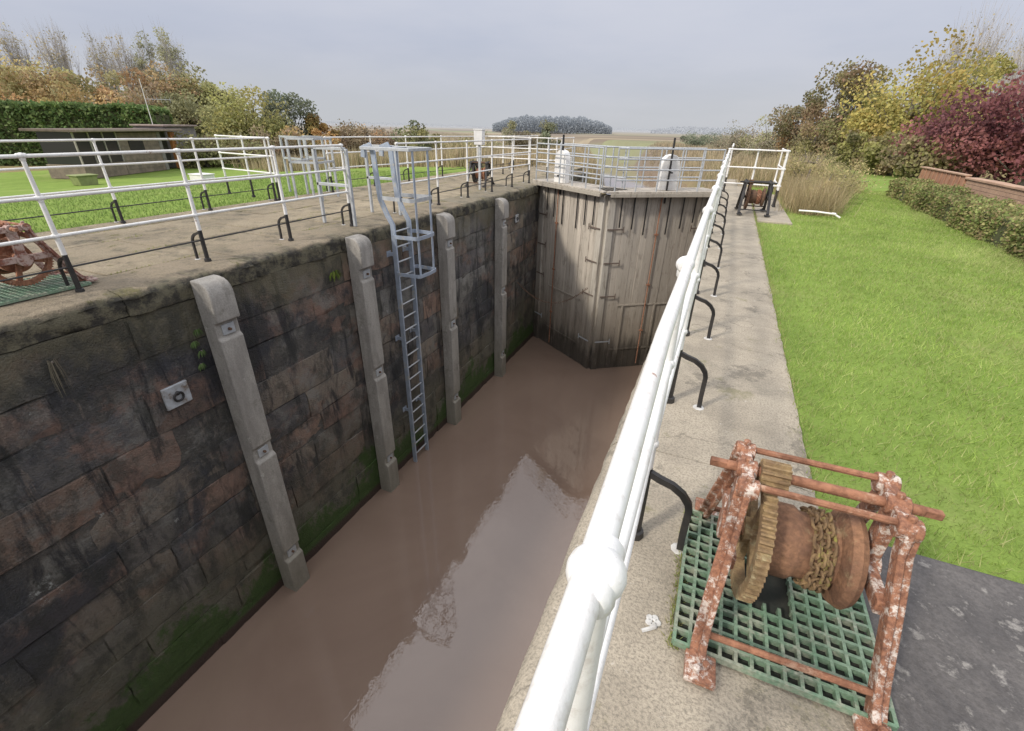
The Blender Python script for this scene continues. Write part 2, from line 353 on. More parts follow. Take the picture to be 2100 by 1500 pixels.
m=M(); blockwall(m,LX,1,-6,19.5,-5.9,-CT+.005); m.box(LX-.9,LX-.018,-6,19.5,-7.5,-CT,0,(.08,.075,.07)); build(m,'masonry_face',WALL,lw,ang=1.0)
def coping(m,X,s,y0,y1,wid,cols,L=(1.0,1.7)):
    y=y0
    while y<y1:
        e=min(y+random.uniform(*L),y1); dx=random.uniform(-.02,.02); dzz=random.uniform(-.006,.004)
        prof=[(-wid,-CT),(-wid,0),(-.35,0),(-.20,-.003),(-.12,-.006)]+[( -.07+.07*math.sin(t),-.08+.068*math.cos(t)) for t in (R(5),R(30),R(55),R(75),R(90))]+[(.004,-.13),(.0,-.19),(-.004,-CT+.01)]
        n=16; vs=[]; ph=random.random()*9
        for k in range(n+1):
            yy=y+.004+(e-y-.008)*k/n; en=.016 if k in (0,n) else 0; chip=-.035*random.random() if random.random()<.12 else 0
            for i,(p,q) in enumerate(prof):
                j=(random.uniform(-.014,.014)+.014*math.sin(yy*5+ph)+.008*math.sin(yy*13)-en+chip*(1 if 3<i<9 else .2)) if i>2 else 0
                vs.append((X+s*(p+dx*(i>2)+j),yy,q+(dzz if i>0 else 0)+(random.uniform(-.012,.006)-en*.7+chip*.5 if 3<i<10 else random.uniform(-.003,.003))))
        kk=len(prof); fs=[tuple(range(kk)),tuple(n*kk+i for i in range(kk))]
        for k in range(n):
            for i in range(kk): fs.append((k*kk+i,k*kk+(i+1)%kk,(k+1)*kk+(i+1)%kk,(k+1)*kk+i))
        m.add(vs,fs,0,random.choice(cols)); y=e
m=M(); coping(m,LX,1,-6,19.5,.75,[(.33,.28,.20),(.37,.305,.22),(.28,.25,.185)]); 
o=build(m,'coping_stone',FLAG,lw,ang=1.2)
m=M(); x=LX-.755
for xx,ww in ((x-.8,.8),(x-1.7,.9),(x-2.45,.75),(x-3.15,.7)):
    y=-6-random.random()
    while y<21:
        L=random.uniform(.8,1.7); t=random.uniform(-.008,.003); k=random.uniform(.82,1.15)
        m.box(xx+.007,xx+ww-.007,y+.007,y+L-.007,-.3,t,0,(.42*k,.35*k,.245*k)); y+=L
kind(build(m,'pavement',FLAG,bevel=.012,smooth=False))
m=M(); m.box(LX-3.9,LX-.7,-6,20.5,-.35,-.022); o=build(m,'path',noisy('mortar_bed',(.15,.14,.07),(.10,.10,.05),6,1,.5,world=True),smooth=False); kind(o)
rw=thing('lock_wall','lock wall with wide worn concrete coping beside grass','lock wall',(0,0,0))
m=M(); blockwall(m,RX,-1,-6,19.5,-5.9,-.36); m.box(RX+.018,RX+.6,-6,19.5,-7.5,-.36,0,(.08,.075,.07)); build(m,'masonry_face',WALL,rw,ang=1.0)
m=M()
cuts=[-6,-3.4,-.6,2.1,4.3,6.9,9.2,11.6,14.0,16.6,19.5]
for a,b in zip(cuts[:-1],cuts[1:]):
    n=24; vs=[]; prof=[(RX-.03,-.36),(RX-.03,-.05),(RX-.0,-.012),(RX+.05,0),(RX+.4,.0),(.62,0),(.685,-.012),(.70,-.1),(.70,-.36)]
    for k in range(n+1):
        yy=a+.003+(b-a-.006)*k/n
        for i,(p,q) in enumerate(prof): vs.append((p+(random.uniform(-.005,.005) if abs(p-.2)>.3 else 0),yy,q+random.uniform(-.003,.002)))
    kk=len(prof); fs=[tuple(range(kk)),tuple(n*kk+i for i in range(kk))]
    for k in range(n):
        for i in range(kk): fs.append((k*kk+i,k*kk+(i+1)%kk,(k+1)*kk+(i+1)%kk,(k+1)*kk+i))
    m.add(vs,fs,0)
build(m,'concrete_coping',CONC,rw,ang=1.1)
m=M(); m.box(.715,1.32,10.3,15.2,-.4,.004); kind(build(m,'pavement',CONC,bevel=.02))
m=M(); m.box(.72,1.9,-1.0,1.86,-.3,.006); kind(build(m,'pavement',SLAB,bevel=.015))
# ---------------------------------------------------------------- fender posts
m=M(); D1,D2,D3=.27,.235,.20
poly=[(0,0),(.09,0)]+[(.09+.18*math.sin(t),-.16+.16*math.cos(t)) for t in (R(25),R(45),R(65),R(90))]
poly+=[(D1,-.46),(D3,-.49),(D3,-.66),(D2,-.69),(D2,-2.22),(D3,-2.25),(D3,-2.42),(D2+.012,-2.46),(D2+.012,-4.12),(D3,-4.15),(D3,-4.30),(D2+.02,-4.34),(D2+.02,-5.3),(0,-5.3)]
m.prism(poly,lambda p,q,a:(p,a,q),-.145,.145)
f0=thing('fender_post','weathered grey concrete fender post bolted to lock wall','fender post',(LX+.012,3.2,-.05),0,'fender posts along the lock wall')
build(m,'post_shaft',FEND,f0,bevel=.014)
for z in (-.575,-2.335,-4.225):
    q=M(); q.box(D3,D3+.018,-.075,.075,z-.06,z+.06); q.tube([(D3+.015,0,z),(D3+.05,0,z)],.018,8,1); build(q,'bolt_plate',[GALV,RUSTD],f0,bevel=.003)
for y in (5.62,8.2,10.9): clone(f0,(LX+.012,y,-.05+random.uniform(-.03,.03)),R(random.uniform(-.6,.6)))
# ---------------------------------------------------------------- ladder with cage
lad=thing('safety_ladder','galvanised steel ladder with hoop cage on lock wall','ladder',(LX,6.72,0))
w2=.23
for sy in (-w2,w2):
    m=M(); m.bar([(-.30,sy,1.02),(-.28,sy,1.16),(-.16,sy,1.2),(-.10,sy,1.1),(-.08,sy,.75),(-.05,sy,.40),(.06,sy,.15),(.15,sy,.0),(.15,sy,-2),(.15,sy,-5.2)],.035,.085,0,up=(1,0,0)); build(m,'stile',GALVB,lad,bevel=.003)
m=M(); m.tube([(.15,-w2,0),(.15,w2,0)],.014,6); r0=build(m,'rung',GALV,lad,loc=(0,0,-.12))
for k in range(1,19):
    c=r0.copy(); COL.objects.link(c); c.parent=lad; c.location=(0,0,-.12-k*.262)
def hoop(z,d=.62,wd=.36):
    return [(.15,-w2,z),(.15+.05,-wd,z),(.15+d-.03,-wd*.9,z),(.15+d,-wd*.8,z),(.15+d+.02,0,z),(.15+d,wd*.8,z),(.15+d-.03,wd*.9,z),(.15+.05,wd,z),(.15,w2,z)]
for z,dd in ((-.18,.5),(-.82,.5)):
    m=M(); m.bar(hoop(z,dd,.30),.012,.06,0); build(m,'cage_hoop',GALVB,lad)
m=M(); m.bar([(-.28,-.30,1.16),(.60,-.30,1.16)],.05,.045); m.bar([(-.28,.30,1.16),(.60,.30,1.16)],.05,.045); m.bar([(.622,-.325,1.158),(.622,.325,1.158)],.05,.045); m.bar([(.16,-.28,1.157),(.16,.28,1.157)],.05,.04); build(m,'top_frame',GALV,lad,bevel=.004)
m=M(); m.bar([(.0,-.24,.42),(.58,-.30,.42),(.64,-.25,.42),(.64,.25,.42),(.58,.30,.42),(0,.24,.42)],.012,.06); build(m,'cage_hoop',GALV,lad)
for (x,y) in ((.635,-.22),(.635,.20),(.40,-.295)):
    m=M(); m.bar([(x,y,1.15),(x,y,-.84 if x>.5 else .40)],.05,.010,0,up=(1,0,0)); build(m,'cage_strap',GALVB,lad)
for sy in (-.62,.62):
    m=M(); m.bar([(-.30,sy,0),(-.30,sy,1.15)],.045,.045,0,up=(1,0,0)); m.bar([(-.95,sy,0),(-.95,sy,1.15)],.045,.045,0,up=(1,0,0))
    for z in (1.15,.62): m.bar([(-.32,sy,z),(-.97,sy,z)],.045,.045)
    build(m,'guard_frame',GALV,lad,bevel=.004)
for z in (-.5,-2.1,-3.7):
    for sy in (-w2,w2):
        m=M(); m.box(.0,.15,sy-.012,sy+.012,z-.03,z+.03); m.box(0,.012,sy-.06,sy+.06,z-.05,z+.05); build(m,'wall_bracket',GALVB,lad)
# ---------------------------------------------------------------- railings
def postmesh(h,rails,rt=.0165,rb=.024,ball=.028,cut=.36):
    m=M(); m.tube([(0,0,-.02),(0,0,.03),(0,0,.035),(0,0,cut)],[rb*1.7,rb*1.5,rb,rb*.95],8,1)
    m.tube([(0,0,cut),(0,0,h)],[rb*.95,rt],10,0)
    for z in rails:
        m.sphere((0,0,z),ball,18,12,0,.90)
        m.tube([(0,-.036,z),(0,-.030,z),(0,.030,z),(0,.036,z)],[.0165,.0205,.0205,.0165],14,0)
        m.tube([(0,0,z-.042),(0,0,z-.036),(0,0,z-.02)],[rt*1.0,rt*1.3,rt*1.3],12,0)
    me=build(m,'post',[WHITE,BLACK]); d=me.data; bpy.data.objects.remove(me); return d
def bracemesh(s,reach=.18,z0=.34):
    m=M(); pts=[(0,0,z0)]+[(s*(reach*.15+reach*.85*math.sin(t)),0,z0-.02-.12*(1-math.cos(t))) for t in (R(10),R(30),R(50),R(70),R(85))]+[(s*reach,0,.08),(s*reach*1.02,0,0)]
    m.bar(pts,.026,.022,0,up=(0,1,0)); m.tube([(s*reach,0,0),(s*reach,0,.006)],[.034,.026],9,1)
    me=build(m,'brace',[BLACK,SPLASH]); d=me.data; bpy.data.objects.remove(me); return d
def mk(name,data,parent,loc,rot=(0,0,0)):
    o=bpy.data.objects.new(name,data); COL.objects.link(o); o.parent=parent; o.location=loc; o.rotation_euler=rot; return o
def railing(label,origin,posts,rails,h,brace=0,thin=None,ends=None,rr=.0158,rz=0):
    t=thing('railing',label,'railing',origin,0,'white tubular railings around the lock')
    pm=postmesh(h,rails); bm_=bracemesh(brace) if brace else None
    for (x,y) in posts:
        mk('post',pm,t,(x,y,0),(R(random.uniform(-.5,.5)),R(random.uniform(-.4,.4)),rz+R(random.uniform(-1,1))))
        if bm_: mk('brace',bm_,t,(x,y,0))
    path=ends or [posts[0],posts[-1]]
    for z in rails:
        m=M(); pts=[]
        for (a,b) in zip(path[:-1],path[1:]):
            n=max(2,int(math.dist(a,b)/1.2))
            for k in range(n): f=k/n; pts.append((a[0]+(b[0]-a[0])*f+random.uniform(-.003,.003),a[1]+(b[1]-a[1])*f,z+random.uniform(-.005,.005)))
        pts.append((path[-1][0],path[-1][1],z)); m.tube(pts,rr,12); build(m,'rail',WHITE,t)
    if thin:
        m=M(); m.tube([(path[0][0],path[0][1],thin),(path[-1][0],path[-1][1],thin+.01)],.009,6); build(m,'lower_rail',BLACK,t)
    return t
RP=[(.03,-3.3),(.024,-2.1),(.019,-.93),(.012,.305)]+[(0,y) for y in (1.48,2.65,3.8,5.0,6.2,7.35,8.5,9.65,10.8,12.0)]
railing('long white ball-jointed railing with curved black iron braces',(-.055,0,0),RP,(1.14,.80,.47),1.14,1,None,[RP[0],RP[3],RP[4],RP[-1]])
railing('short white railing return over concrete platform beside lock gate',(0,12.55,0),[(-.05,0),(.55,0),(1.12,-.1)],(1.16,.80,.45),1.16,0,rz=R(90))
railing('white railing panel at edge of concrete platform',(1.12,12.6,0),[(0,0.05),(0,1.3)],(1.16,.80,.45),1.16,0)
LP=[(0,y) for y in (-1.65,-.35,.95,2.26,3.57,4.83,6.10)]
railing('white ball-jointed railing with black feet along lock edge',(-5.5,0,0),LP,(1.20,.86,.53),1.20,-1,.24)
LP2=[(0,y) for y in (7.5,8.8,10.1,11.4,12.7,14.0)]
railing('white railing beyond ladder gap along lock edge',(-5.5,0,0),LP2,(1.20,.86,.53),1.20,-1,.24)
railing('white railing between stone paving and lawn',(-8.75,0,0),[(0,y) for y in (-1.5,0,1.5,3,4.5,6,7.5)],(1.20,.86,.53),1.20,-1,.24)
railing('white railing beside far paving and reed bank',(-8.75,0,0),[(0,9.2),(0,10.8),(0,12.4),(0.2,14.0),(.6,16),(1,18),(1.2,20)],(1.20,.86,.53),1.20,-1,.24)
railing('white cross railing beyond the lock gate paddle gear',(-8.4,16.2,0),[(0,0),(1.0,.05),(2.0,0),(3.0,0)],(1.20,.86,.53),1.20,0,rz=R(90))
railing('white railing on far lock wall above river',(-5.5,0,0),[(0,15.6),(0,17),(0,18.4)],(1.20,.86,.53),1.20,0)
railing('white railing along river side of lock beyond gate',(.0,0,0),[(0,15.4),(0,16.8),(0,18.2)],(1.16,.80,.45),1.16,0)
railing('short white railing across stone paving beside ladder frames',(-8.75,7.6,0),[(0,0),(-.9,.1),(-1.8,.2)],(1.20,.86,.53),1.20,0,rz=R(84))
def cage(loc,rz,label):
    t=thing('ladder_head_frame',label,'ladder frame',loc,rz,'galvanised ladder head frames')
    for (x,y) in ((-.3,0),(.3,0),(-.3,.7),(.3,.7)):
        m=M(); m.bar([(x,y,0),(x,y,1.2)],.04,.04,0,up=(1,0,0)); build(m,'upright',GALV,t)
    for z in (1.2,.75):
        m=M(); 
        for a,b in (((-.32,0),(.32,0)),((-.3,0),(-.3,.72)),((.3,0),(.3,.72))): m.bar([(a[0],a[1],z),(b[0],b[1],z)],.04,.04)
        build(m,'hoop',GALV,t)
    return t
cage((-8.2,7.9,0),R(15),'grey galvanised handhold frame beside white railing'); cage((-8.9,8.9,0),R(80),'grey galvanised handhold frame on stone paving')
# ---------------------------------------------------------------- mooring plates
mp=thing('mooring_plate','square white painted mooring ring plate on wall','mooring plate',(LX+.0,2.55,-1.22))
m=M(); m.box(0,.035,-.14,.14,-.13,.13); build(m,'plate',noisy('plate_paint',(.42,.45,.48),(.28,.28,.28),9,.7,.5,c3=(.16,.12,.09),s3=8),mp,bevel=.01)
m=M(); m.tube([(.05,.05*math.cos(a),.05*math.sin(a)-.01) for a in [2*math.pi*i/14 for i in range(14)]],.013,6,0,closed=True,up=(1,0,0)); m.sphere((.04,0,.03),.025); build(m,'ring',BLACK,mp)
clone(mp,(LX,12.2,-.75),0,.8)
# ---------------------------------------------------------------- winch
def make_winch(loc,rz,label,frame,metal,gearm,chainmat,drumm,scale=1):
    t=thing('chain_winch',label,'winch',loc,rz,'chain winches beside the lock',scale)
    for sx in (-1,1):
        X=sx*.225; fm=M()
        for sy in (-1,1):
            pts=[(X+sx*.03,sy*.375,.02),(X+sx*.03,sy*.345,.05),(X+sx*.026,sy*.305,.12),(X+sx*.02,sy*.26,.22),(X+sx*.01,sy*.20,.36),(X,sy*.135,.50),(X,sy*.115,.60)]
            fm.bar(pts,.056,.022,0,up=(1,0,0),scales=[1.25,1.1,1,1,1,.95,1])
            fm.bar([(p[0]+sx*.018,p[1],p[2]) for p in pts],.014,.042,0,up=(1,0,0))
            fm.box(X-.05+sx*.03,X+.05+sx*.03,sy*.41-.055,sy*.41+.05,0,.025)
            for e in (-.025,.025): fm.tube([(X+sx*.03+e*.6,sy*.42+e*.5,.023),(X+sx*.03+e*.6,sy*.42+e*.5,.05)],.013,6)
        fm.box(X-.018,X+.018,-.20,.20,.29,.345); fm.box(X-.020,X+.020,-.14,.14,.555,.605)
        fm.tube([(X-.03,0,.31),(X+.03,0,.31)],.06,14); fm.box(X-.02,X+.02,-.035,.035,.31,.60)
        for y in (-.11,.0,.11): fm.tube([(X-.033,y,.585),(X+.033,y,.585)],.035,12); fm.tube([(X,y,.60),(X,y,.635)],.014,6)
        build(fm,'side_frame',frame,t,bevel=.004)
    m=M(); m.tube([(-.29,0,.585),(-.24,0,.585),(.24,0,.585),(.30,0,.585)],.018,12); m.bar([(-.345,0,.585),(-.28,0,.585)],.026,.026); m.bar([(.29,0,.585),(.35,0,.585)],.026,.026); build(m,'crank_shaft',metal,t,bevel=.003)
    m=M()
    n=13; pl=[]
    for k in range(n*4): a=2*math.pi*k/(n*4); r=.050 if (k%4) in (0,1) else .039; pl.append((r*math.cos(a),r*math.sin(a)))
    m.prism(pl,lambda p,q,a:(a,p,q+.585),-.18,-.09); build(m,'pinion',gearm,t,smooth=False)
    for y in (-.11,.11):
        m=M(); m.tube([(-.26,y,.60),(.26,y,.60)],.012,8); build(m,'tie_rod',metal,t)
    for y in (-.33,.33):
        m=M(); m.tube([(-.25,y,.09),(.25,y,.09)],.012,8); build(m,'tie_rod',metal,t)
    m=M(); n=60; ro=[];
    for k in range(n*4): a=2*math.pi*k/(n*4); r=.252 if (k%4) in (0,1) else .239; ro.append((r,a))
    N=len(ro); vs=[]
    for xx in (-.162,-.118):
        vs+=[(xx,r*math.cos(a),.31+r*math.sin(a)) for r,a in ro]; vs+=[(xx,.203*math.cos(a),.31+.203*math.sin(a)) for r,a in ro]
    fs=[]
    for k in range(N):
        j=(k+1)%N; fs+=[(k,j,N+j,N+k),(2*N+k,3*N+k,3*N+j,2*N+j),(k,2*N+k,2*N+j,j),(N+k,N+j,3*N+j,3*N+k)]
    m.add(vs,fs)
    for k in range(4):
        a=k*math.pi/2+.3; m.bar([(-.138,.03*math.cos(a),.31+.03*math.sin(a)),(-.138,.206*math.cos(a),.31+.206*math.sin(a))],.04,.025,0,up=(1,0,0))
    m.tube([(-.172,0,.31),(-.09,0,.31)],.05,14)
    build(m,'gear_wheel',gearm,t,smooth=False)
    m=M(); m.tube([(-.10,0,.31),(-.095,0,.31),(-.02,0,.31),(.0,0,.31),(.13,0,.31)],[.125,.135,.135,.12,.117],32); m.tube([(-.25,0,.31),(.25,0,.31)],.026,10)
    build(m,'drum',drumm,t)
    m=M(); m.tube([(.115,0,.31),(.13,0,.31),(.155,0,.31),(.175,0,.31),(.185,0,.31)],[.12,.168,.18,.168,.11],32); build(m,'drum_flange',drumm,t)
    m=M()
    def link(c,t_,nn,L=.046,wd=.014,r=.0056):
        b=t_.cross(nn); pts=[]
        for k in range(10):
            a=2*math.pi*k/10; ex=(L*.5-wd) * (1 if math.cos(a)>=0 else -1)
            pts.append(c+t_*(ex+wd*math.cos(a))+nn*(wd*math.sin(a)))
        m.tube(pts,r,6,closed=True,up=tuple(b))
    tot=3.0; nl=76
    for k in range(nl):
        a=2*math.pi*tot*k/nl; x=.03+.065*k/nl+.003*math.sin(k*1.7)
        c=Vector((x,.130*math.cos(a),.31+.130*math.sin(a))); tt=Vector((.03,-math.sin(a),math.cos(a))).normalized(); rad=Vector((0,math.cos(a),math.sin(a)))
        side=tt.cross(rad); nn=(side+rad*.4).normalized() if k%2 else (rad-side*.4).normalized()
        nn=(nn-tt*nn.dot(tt)).normalized(); link(c,tt,nn)
    for k in range(6):
        c=Vector((.03,.12,.30-.036*k)); link(c,Vector((0,0,1)),Vector((1,0,0)) if k%2 else Vector((0,1,0)))
    build(m,'chain',chainmat,t)
    return t
make_winch((.45,1.385,.008),R(1.5),'rusty hand chain winch with peeling white paint on grating',PEEL,RUST,GEARM,LICH,DRUMM,.90)
make_winch((-5.98,2.05,.02),R(182),'rusty red chain winch standing behind white railing',PEELD,RUST,RUST,RUSTD,RUST,1.0)
make_winch((.62,11.2,.02),R(3),'black iron chain winch on concrete platform',BLACK,BLACK,RUSTD,RUST,RUSTD)
make_winch((-6.35,12.4,.02),R(8),'black and rusty chain winch on stone paving',BLACK,RUSTD,BLACK,RUST,RUST)
def grating(loc,sx,sy,label,holes=True):
    t=thing('floor_grating',label,'grating',loc,0,'green plastic floor gratings')
    m=M(); p=.043; nx_=int(sx/p); ny_=int(sy/p); b=.0052
    hx0,hx1,hy0,hy1=(sx*.34,sx*.60,sy*.42,sy*.70) if holes else (-1,-1,-1,-1)
    for i in range(nx_+1):
        x=i*sx/nx_
        if hx0<x<hx1: m.box(x-b,x+b,0,hy0,.006,.030); m.box(x-b,x+b,hy1,sy,.006,.030)
        else: m.box(x-b,x+b,0,sy,.006,.030)
    for j in range(ny_+1):
        y=j*sy/ny_
        if hy0<y<hy1: m.box(0,hx0,y-b,y+b,.006,.0298); m.box(hx1,sx,y-b,y+b,.006,.0298)
        else: m.box(0,sx,y-b,y+b,.006,.0298)
    build(m,'grating_panel',GREEN,t,smooth=False)
    m=M(); m.box(.01,sx-.01,.01,sy-.01,.001,.003); build(m,'pit_shadow_plate',DARK,t,smooth=False)  # thin dark sheet painted as the shade down in the pit
grating((.145,1.06,.007),.60,.63,'green moulded grating over pit beneath rusty winch'); grating((-6.3,1.70,.008),.68,.72,'green moulded grating set in stone paving beneath winch',False)
m=M()
for k in range(5):
    a=k*1.26; r=.013; m.tube([(.015*math.cos(a),.015*math.sin(a),0),(.015*math.cos(a),.015*math.sin(a),.003)],[r,r*.8],9)
m.tube([(-.03,-.05,0),(0.01,-.02,.003)],.007,6)
tag(build(m,'paint_spill',SPLASH,loc=(.075,1.12,.003)),'small dried white paint spill on concrete','paint spill')
# ---------------------------------------------------------------- lock gates
def gate(hx,hy,ang,s,label,rodx,boxx,tone=1.0):
    L=2.90; t=thing('lock_gate',label,'lock gate',(hx,hy,-5.2),ang,'mitred timber lock gate leaves'); Z=5.2
    m=M(); x=.26
    while x<L-.22:
        wd=random.uniform(.15,.24); e=min(x+wd,L-.2); k=random.uniform(.74,1.16)*tone; d=random.uniform(-.008,.008)
        m.box(x+.002,e-.002,-.08,.08,-.4,Z-.02-random.random()*.01,0,(.54*k,.49*k,.42*k))
        m.v=[(p[0],(p[1]+ (s*d if p[1]*s>0 else 0)),p[2]) if i>=len(m.v)-8 else p for i,p in enumerate(m.v)]; x=e
    m.box(.1,L-.1,-.06,.06,-.4,Z-.05,0,(.09,.08,.07)); build(m,'gate_planking',OAK,t,bevel=.003,seg=1)
    m=M(); m.box(0,.26,-.13,.13,-.4,Z,0,(.42*tone,.39*tone,.34*tone)); build(m,'heel_post',OAK,t,bevel=.02)
    m=M(); m.box(L-.2,L,-.115,.115,-.4,Z,0,(.50,.47,.41)); build(m,'mitre_post',OAK,t,bevel=.02)
    for z in (Z-.85,Z-1.75,Z-2.7,Z-4.1):
        for (a,b) in ((.06,.46),(L-.48,L-.03)):
            m=M(); y=s*.128; m.box(a,b,min(y,y+s*.012),max(y,y+s*.012),z-.018,z+.018); xx=b if a<.1 else a
            m.box(xx-.012,xx+.012,min(y,y+s*.014),max(y,y+s*.014),z-.08,z+.08); build(m,'iron_strap',GALV if z<Z-3 else STRAPM,t)
    for x in rodx:
        m=M(); y=s*.125; m.tube([(x,y,Z+.1),(x,y,.3)],.016,7); 
        for z in (Z-1,Z-2.4,Z-3.8): m.box(x-.05,x+.05,y-.02,y+.02,z-.02,z+.02)
        build(m,'paddle_rod',RUST,t)
    for x,h in ((.45,.7),(.8,.85),(1.2,1.0),(1.85,1.0),(2.2,.85),(2.55,.8)):
        m=M(); y=s*.13; m.box(x-.016,x+.016,y-.010,y+.010,Z-h,Z+.04); build(m,'hanger_bar',BLACK,t)
    m=M(); y0,y1=sorted((s*.09,s*.105))
    for (a,b,c,d) in ((.7,2.3,Z-3.02,Z-2.97),(1.1,1.16,Z-4.9,Z-3.02),(2.1,2.16,Z-4.9,Z-3.02),(.6,2.4,Z-4.42,Z-4.36)): m.box(a,b,y0,y1+(.002 if a==1.1 or a==2.1 else 0),c,d,0,(.44,.40,.34))
    build(m,'sluice_frame',OAK,t,bevel=.004)
    m=M(); y0,y1=sorted((s*.30,-s*.62)); x=-.15
    while x<L+.05: k=random.uniform(.85,1.1); m.box(x+.004,x+.14,y0,y1,Z+.07,Z+.115,0,(.48*k,.44*k,.38*k)); x+=.145
    for yy in (s*.28,-s*.6): m.box(-.15,L+.05,min(yy,yy+.06*s),max(yy,yy+.06*s),Z-.02,Z+.068,0,(.38,.35,.29))
    build(m,'walkway',OAK,t,bevel=.005,seg=1)
    def rl(yy,mat):
        m=M(); xs_=[.0,.58,1.15,1.73,2.3,2.86]
        for x in xs_: m.tube([(x,yy,Z+.05),(x,yy,Z+1.12)],.019,8)
        for z in (1.10,.86,.62,.38): m.tube([(xs_[0],yy,Z+z),(xs_[-1],yy,Z+z)],.018,8)
        build(m,'handrail',mat,t)
    rl(s*.27,GALV); rl(-s*.58,GALV)
    b=M(); bx=boxx; W_=.25; pl=[(-W_,0),(W_,0),(W_,.62)]+[(W_*math.cos(a),.62+.24*math.sin(a)) for a in (R(30),R(60),R(90),R(120),R(150))]+[(-W_,.62)]
    b.prism(pl,lambda p,q,a:(bx+p,a,Z+.115+q),-.13,.05); build(b,'paddle_gear_box',WHITE,t,bevel=.012)
    m=M(); m.bar([(bx+.05,s*.10,Z-.2),(bx+.05,s*.10,Z+1.35)],.05,.03,0,up=(1,0,0)); build(m,'rack_bar',BLACK,t)
    m=M(); m.tube([(bx,-.02,Z+.55),(bx,s*.16,Z+.55)],.02,8); m.tube([(bx-.02,-.13,Z+.3),(bx-.02,-.17,Z+.3)],.03,8); build(m,'gear_spindle',BLACK,t)
    return t
gang=math.atan2(-1.65,2.38)
gate(LX+.05,14.12,gang,-1,'weathered grey timber lock gate leaf with iron straps',(.95,),.95)
gate(RX-.05,14.12,math.pi-gang,1,'brown grey timber lock gate leaf with rusty rods',(1.45,),1.3,.86)
def chain(pts,label,r=.010):
    t=thing('hanging_chain',label,'chain',pts[0]); m=M(); P=[Vector(p)-Vector(pts[0]) for p in pts]; k=0
    for a,b in zip(P[:-1],P[1:]):
        n=max(1,int((b-a).length/.075))
        for i in range(n):
            c=a+(b-a)*((i+.5)/n); tt=(b-a).normalized(); u=Vector((0,0,1)) if k%2 else tt.cross(Vector((0,0,1))).normalized(); u=(u-tt*u.dot(tt)).normalized(); k+=1
            q=[c+tt*(.045*math.cos(x))+u*(.020*math.sin(x)) for x in [2*math.pi*j/8 for j in range(8)]]
            m.tube(q,r*.7,4,closed=True,up=tuple(tt.cross(u)))
    build(m,'chain_links',RUSTD,t)
def sag(a,b,d,n=10): return [tuple(Vector(a).lerp(Vector(b),i/n)-Vector((0,0,d*4*(i/n)*(1-i/n)))) for i in range(n+1)]
chain(sag((-5.09,12.3,-2.6),(-2.98,12.42,-2.5),.55),'rusty chain sagging between lock wall and gate')
# ---------------------------------------------------------------- control box etc
t=thing('control_box','white electrical control box on grey post','control box',(-5.95,11.6,0))
m=M(); m.bar([(0,0,0),(0,0,1.1)],.05,.05,0,up=(1,0,0)); build(m,'post',GALV,t)
m=M(); m.box(-.12,.12,-.08,.08,1.08,1.42); m.box(-.13,.13,-.095,.09,1.42,1.44); build(m,'cabinet',noisy('cabinet_white',(.7,.7,.7),(.6,.6,.6),5,.4,.1),t,bevel=.01)
m=M(); m.box(.11,.128,-.06,.06,1.12,1.38); build(m,'cabinet_door',WHITE,t,bevel=.004)
t=thing('drain_pipe','white plastic pipe lying on the lawn','pipe',(1.85,11.6,.03))
m=M(); m.tube([(-.3,.15,.03),(0,0,.05),(.3,-.1,.04),(.42,-.12,-.02)],.018,8); build(m,'pipe_run',WHITE,t); m=M(); m.tube([(.26,-.09,.045),(.33,-.107,.04)],.025,10); build(m,'pipe_collar',WHITE,t)
# ---------------------------------------------------------------- foliage helpers
def quads(name,C,size,cols,mat,aspect=1.0,parent=None,label=None,flat=0):
    N=len(C); n=rng.normal(size=(N,3)); n[:,2]+=flat; n/=np.linalg.norm(n,axis=1)[:,None]
    r=rng.normal(size=(N,3)); u=np.cross(n,r); u/=np.linalg.norm(u,axis=1)[:,None]+1e-9; v=np.cross(n,u)
    s=size[:,None]; V=np.empty((N,4,3)); V[:,0]=C-u*s*.5; V[:,1]=C-v*s*.32*aspect; V[:,2]=C+u*s*.5; V[:,3]=C+v*s*.32*aspect
    return rawmesh(name,V.reshape(-1,3),np.arange(N*4).reshape(-1,4),np.repeat(cols,4,axis=0),mat,parent,label)
def rawmesh(name,V,F,colr,mat,parent=None,label=None):
    me=bpy.data.meshes.new(name); me.from_pydata(V.tolist(),[],F.tolist()); me.materials.append(mat)
    a=me.color_attributes.new('Col','FLOAT_COLOR','POINT'); c=np.ones((len(V),4),dtype='f'); c[:,:3]=colr; a.data.foreach_set('color',c.ravel())
    o=bpy.data.objects.new(name,me); COL.objects.link(o)
    if parent: o.parent=parent
    if label: o['label']=label
    return o
def pal(base,N,var=.25):
    b=np.array(base,dtype=float); i=rng.integers(0,len(b),N); return b[i]*(1+rng.uniform(-var,var,(N,1)))
